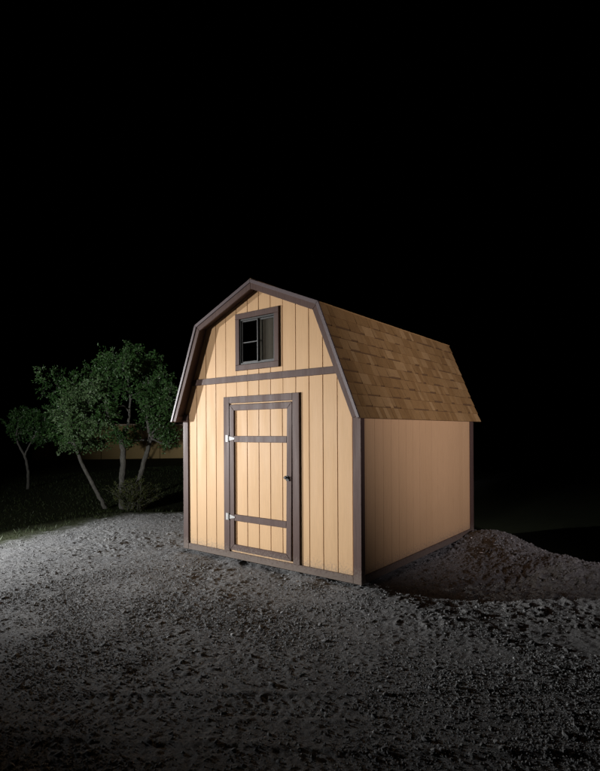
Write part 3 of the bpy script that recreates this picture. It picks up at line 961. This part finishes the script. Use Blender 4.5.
DA = 10.9
b1, b2, b3 = px(107, 509, DA), px(122.5, 506, DA), px(134, 503, DA + 0.3)
for b in (b1, b2, b3): b.z = ground_z(b.x, b.y) - 0.06
tA = [([b1, px(98, 494, DA), px(85, 470, DA), px(76, 448, DA - .1), px(70, 425, DA - .2), px(66, 405, DA - .2)], [.062, .056, .050, .042, .03, .015]),
      ([b2, px(122, 485, DA), px(123, 462, DA), px(121, 440, DA), px(113, 425, DA), px(106, 405, DA), px(108, 380, DA)], [.095, .085, .080, .070, .05, .034, .014]),
      ([px(121, 441, DA), px(128, 424, DA - .1), px(130, 400, DA - .1), px(128, 378, DA - .1)], [.05, .038, .026, .012]),
      ([b3, px(138, 484, DA + .2), px(145, 460, DA + .2), px(150, 440, DA + .2), px(148, 424, DA + .2), px(146, 400, DA + .3), px(150, 372, DA + .3)], [.075, .070, .066, .058, .042, .030, .012]),
      ([px(150, 442, DA + .2), px(157, 428, DA + .2), px(160, 412, DA + .2), px(166, 392, DA + .3)], [.045, .036, .028, .012])]
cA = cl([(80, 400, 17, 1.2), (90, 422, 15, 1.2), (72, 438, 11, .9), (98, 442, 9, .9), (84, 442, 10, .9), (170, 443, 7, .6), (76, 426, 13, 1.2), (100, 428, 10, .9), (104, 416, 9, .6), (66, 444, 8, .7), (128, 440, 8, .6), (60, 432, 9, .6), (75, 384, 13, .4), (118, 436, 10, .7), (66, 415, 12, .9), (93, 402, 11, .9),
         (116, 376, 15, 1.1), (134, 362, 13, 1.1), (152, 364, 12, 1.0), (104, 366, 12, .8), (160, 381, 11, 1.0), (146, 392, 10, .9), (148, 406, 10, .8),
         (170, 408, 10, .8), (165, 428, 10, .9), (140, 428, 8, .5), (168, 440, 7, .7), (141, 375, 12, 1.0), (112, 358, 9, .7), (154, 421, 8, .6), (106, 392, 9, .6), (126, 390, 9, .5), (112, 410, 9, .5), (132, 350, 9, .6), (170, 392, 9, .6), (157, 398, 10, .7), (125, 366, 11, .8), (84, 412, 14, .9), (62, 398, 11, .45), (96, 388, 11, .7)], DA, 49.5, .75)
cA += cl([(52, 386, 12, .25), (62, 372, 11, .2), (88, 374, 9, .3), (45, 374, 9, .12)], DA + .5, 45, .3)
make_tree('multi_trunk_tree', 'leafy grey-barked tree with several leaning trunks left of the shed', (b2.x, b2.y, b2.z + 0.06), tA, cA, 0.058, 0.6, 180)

DB = 14.2
s0 = px(28, 487, DB); s0.z = ground_z(s0.x, s0.y) - 0.05
tB = [([s0, px(28, 472, DB), px(25, 457, DB), px(19, 446, DB), px(16.5, 436, DB), px(18, 424, DB)], [.055, .048, .042, .034, .026, .012]),
      ([px(24.5, 456, DB), px(29, 446, DB), px(36, 434, DB), px(46, 426, DB)], [.032, .026, .02, .01])]
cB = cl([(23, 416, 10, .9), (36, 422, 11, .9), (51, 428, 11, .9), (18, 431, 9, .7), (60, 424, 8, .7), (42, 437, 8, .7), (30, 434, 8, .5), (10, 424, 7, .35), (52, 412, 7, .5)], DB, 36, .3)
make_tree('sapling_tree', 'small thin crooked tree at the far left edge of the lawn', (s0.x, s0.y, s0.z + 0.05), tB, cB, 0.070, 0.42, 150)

def shrub(name, label, base, n, hgt, spread):
    root = empty(name, base); tag(root, label, 'shrub')
    st = MB(); C, D, T = [], [], []
    for i in range(n):
        a = rnd.uniform(0, 2 * math.pi); lean = rnd.uniform(0.1, 1.0) * spread; h = hgt * rnd.uniform(0.55, 1.1) * (1.1 - 0.4 * lean / spread)
        p0 = base + Vector((rnd.gauss(0, .09), rnd.gauss(0, .09), -0.03))
        p2 = p0 + Vector((math.cos(a) * lean, math.sin(a) * lean, h)); p1 = p0.lerp(p2, 0.5) + Vector((-math.cos(a) * lean * 0.12, -math.sin(a) * lean * 0.12, h * 0.08))
        pp, rr = smooth_path([p0, p1, p2], [.007, .005, .002], 4); tube(st, pp, rr, 5)
        tt = rnd.gauss(0.5, 0.2)
        for k_i in range(34):
            u = rnd.uniform(0.15, 1.0); q = pp[min(int(u * (len(pp) - 1)), len(pp) - 1)].lerp(pp[min(int(u * (len(pp) - 1)) + 1, len(pp) - 1)], rnd.random())
            C.append(tuple(q + Vector((rnd.gauss(0, .012), rnd.gauss(0, .012), rnd.gauss(0, .012)))))
            D.append((math.cos(a) * 0.4 + rnd.gauss(0, .8), math.sin(a) * 0.4 + rnd.gauss(0, .8), 0.5 + rnd.gauss(0, .5)))
            T.append(min(1, max(0, tt + rnd.gauss(0, .15))))
    st.build('stems', 'bark', root)
    n_ = len(C)
    link('foliage', leaf_mesh('foliage', np.array(C), np.array(D), 0.05 * RNG.uniform(.6, 1.3, n_), np.array(T), 0.38), M['shrub_leaf'], root)
sb = px(135, 512, 10.6); sb.z = ground_z(sb.x, sb.y)
shrub('low_shrub', 'low olive shrub at the foot of the leaning trunks', sb, 140, 0.66, 0.52)

# ------------------------------------------------------------------ tan boundary wall behind the trees
def at_ground(x, y, zg): 
    d = px(x, y, 1.0) - CAM
    return CAM + d * ((zg - CAM.z) / d.z)
wa, wb = at_ground(36, 465, -0.30), at_ground(182, 462.5, -0.30)
zg = min(ground_z(wa.x, wa.y), ground_z(wb.x, wb.y)) 
wd = (wb - wa); wd.z = 0; wl = wd.length + 5.0; wd.normalize(); wnrm = Vector((wd.y, -wd.x, 0))
if wnrm.dot(CAM - wa) < 0: wnrm = -wnrm
gw = empty('boundary_wall', (wa.x, wa.y, zg)); tag(gw, 'low tan stucco wall behind the trees beyond the lawn', 'wall')
def wplace(u, v, y):
    q = Vector((wa.x, wa.y, 0)) + wd * u - wnrm * y
    return (q.x, q.y, v)
board('pilaster', rect(-0.16, 0.18, zg - 0.1, zg + 1.95), wplace, -0.10, 0.30, gw, 'stucco_pale', 0.01)
u = 0.181; pw = (wl - 0.3) / 4
for i in range(4):
    board('panel', rect(u + 0.01, u + pw - 0.01, zg - 0.1, zg + 1.80), wplace, 0.0, 0.20, gw, 'stucco', 0.012)
    board('coping', rect(u + 0.0, u + pw - 0.002, zg + 1.802, zg + 1.88), wplace, -0.04, 0.24, gw, 'stucco_pale', 0.012)
    u += pw

# ------------------------------------------------------------------ short grass on the lawn
m = 46000
gx_ = RNG.uniform(-15, -2.6, m); gy_ = RNG.uniform(-2.5, 9.5, m)
ld = lawn_dist(gx_, gy_)
dens = np.clip(0.55 + 1.2 * vnoise(gx_ * 1.3, gy_ * 1.3, 70), 0.05, 1)
ok = (ld > 0.22) & (RNG.random(m) < dens)
gx_, gy_ = gx_[ok], gy_[ok]; gz_, _ = height(gx_, gy_)
n = len(gx_)
h = RNG.uniform(0.025, 0.075, n); a = RNG.uniform(0, 2 * math.pi, n); w = RNG.uniform(0.004, 0.009, n)
lean = RNG.normal(0, 0.5, (n, 2)) * h[:, None]
P = np.stack([gx_, gy_, gz_ - 0.006], 1); S = np.stack([np.cos(a) * w, np.sin(a) * w, np.zeros(n)], 1)
v = np.stack([P - S, P + S, P + np.stack([lean[:, 0], lean[:, 1], h], 1)], 1).reshape(-1, 3)
f = (np.arange(n) * 3)[:, None] + np.array([[0, 1, 2]])
o = link('grass', np_mesh('grass', v, f, False, np.repeat(np.clip(RNG.normal(.5, .25, n), 0, 1), 3)), M['grass'], None, (0, 0, 0))
tag(o, 'short dark grass of the lawn beyond the gravel', 'grass', None, 'stuff')

for ob in bpy.data.objects:
    if '_w' in ob: del ob['_w']
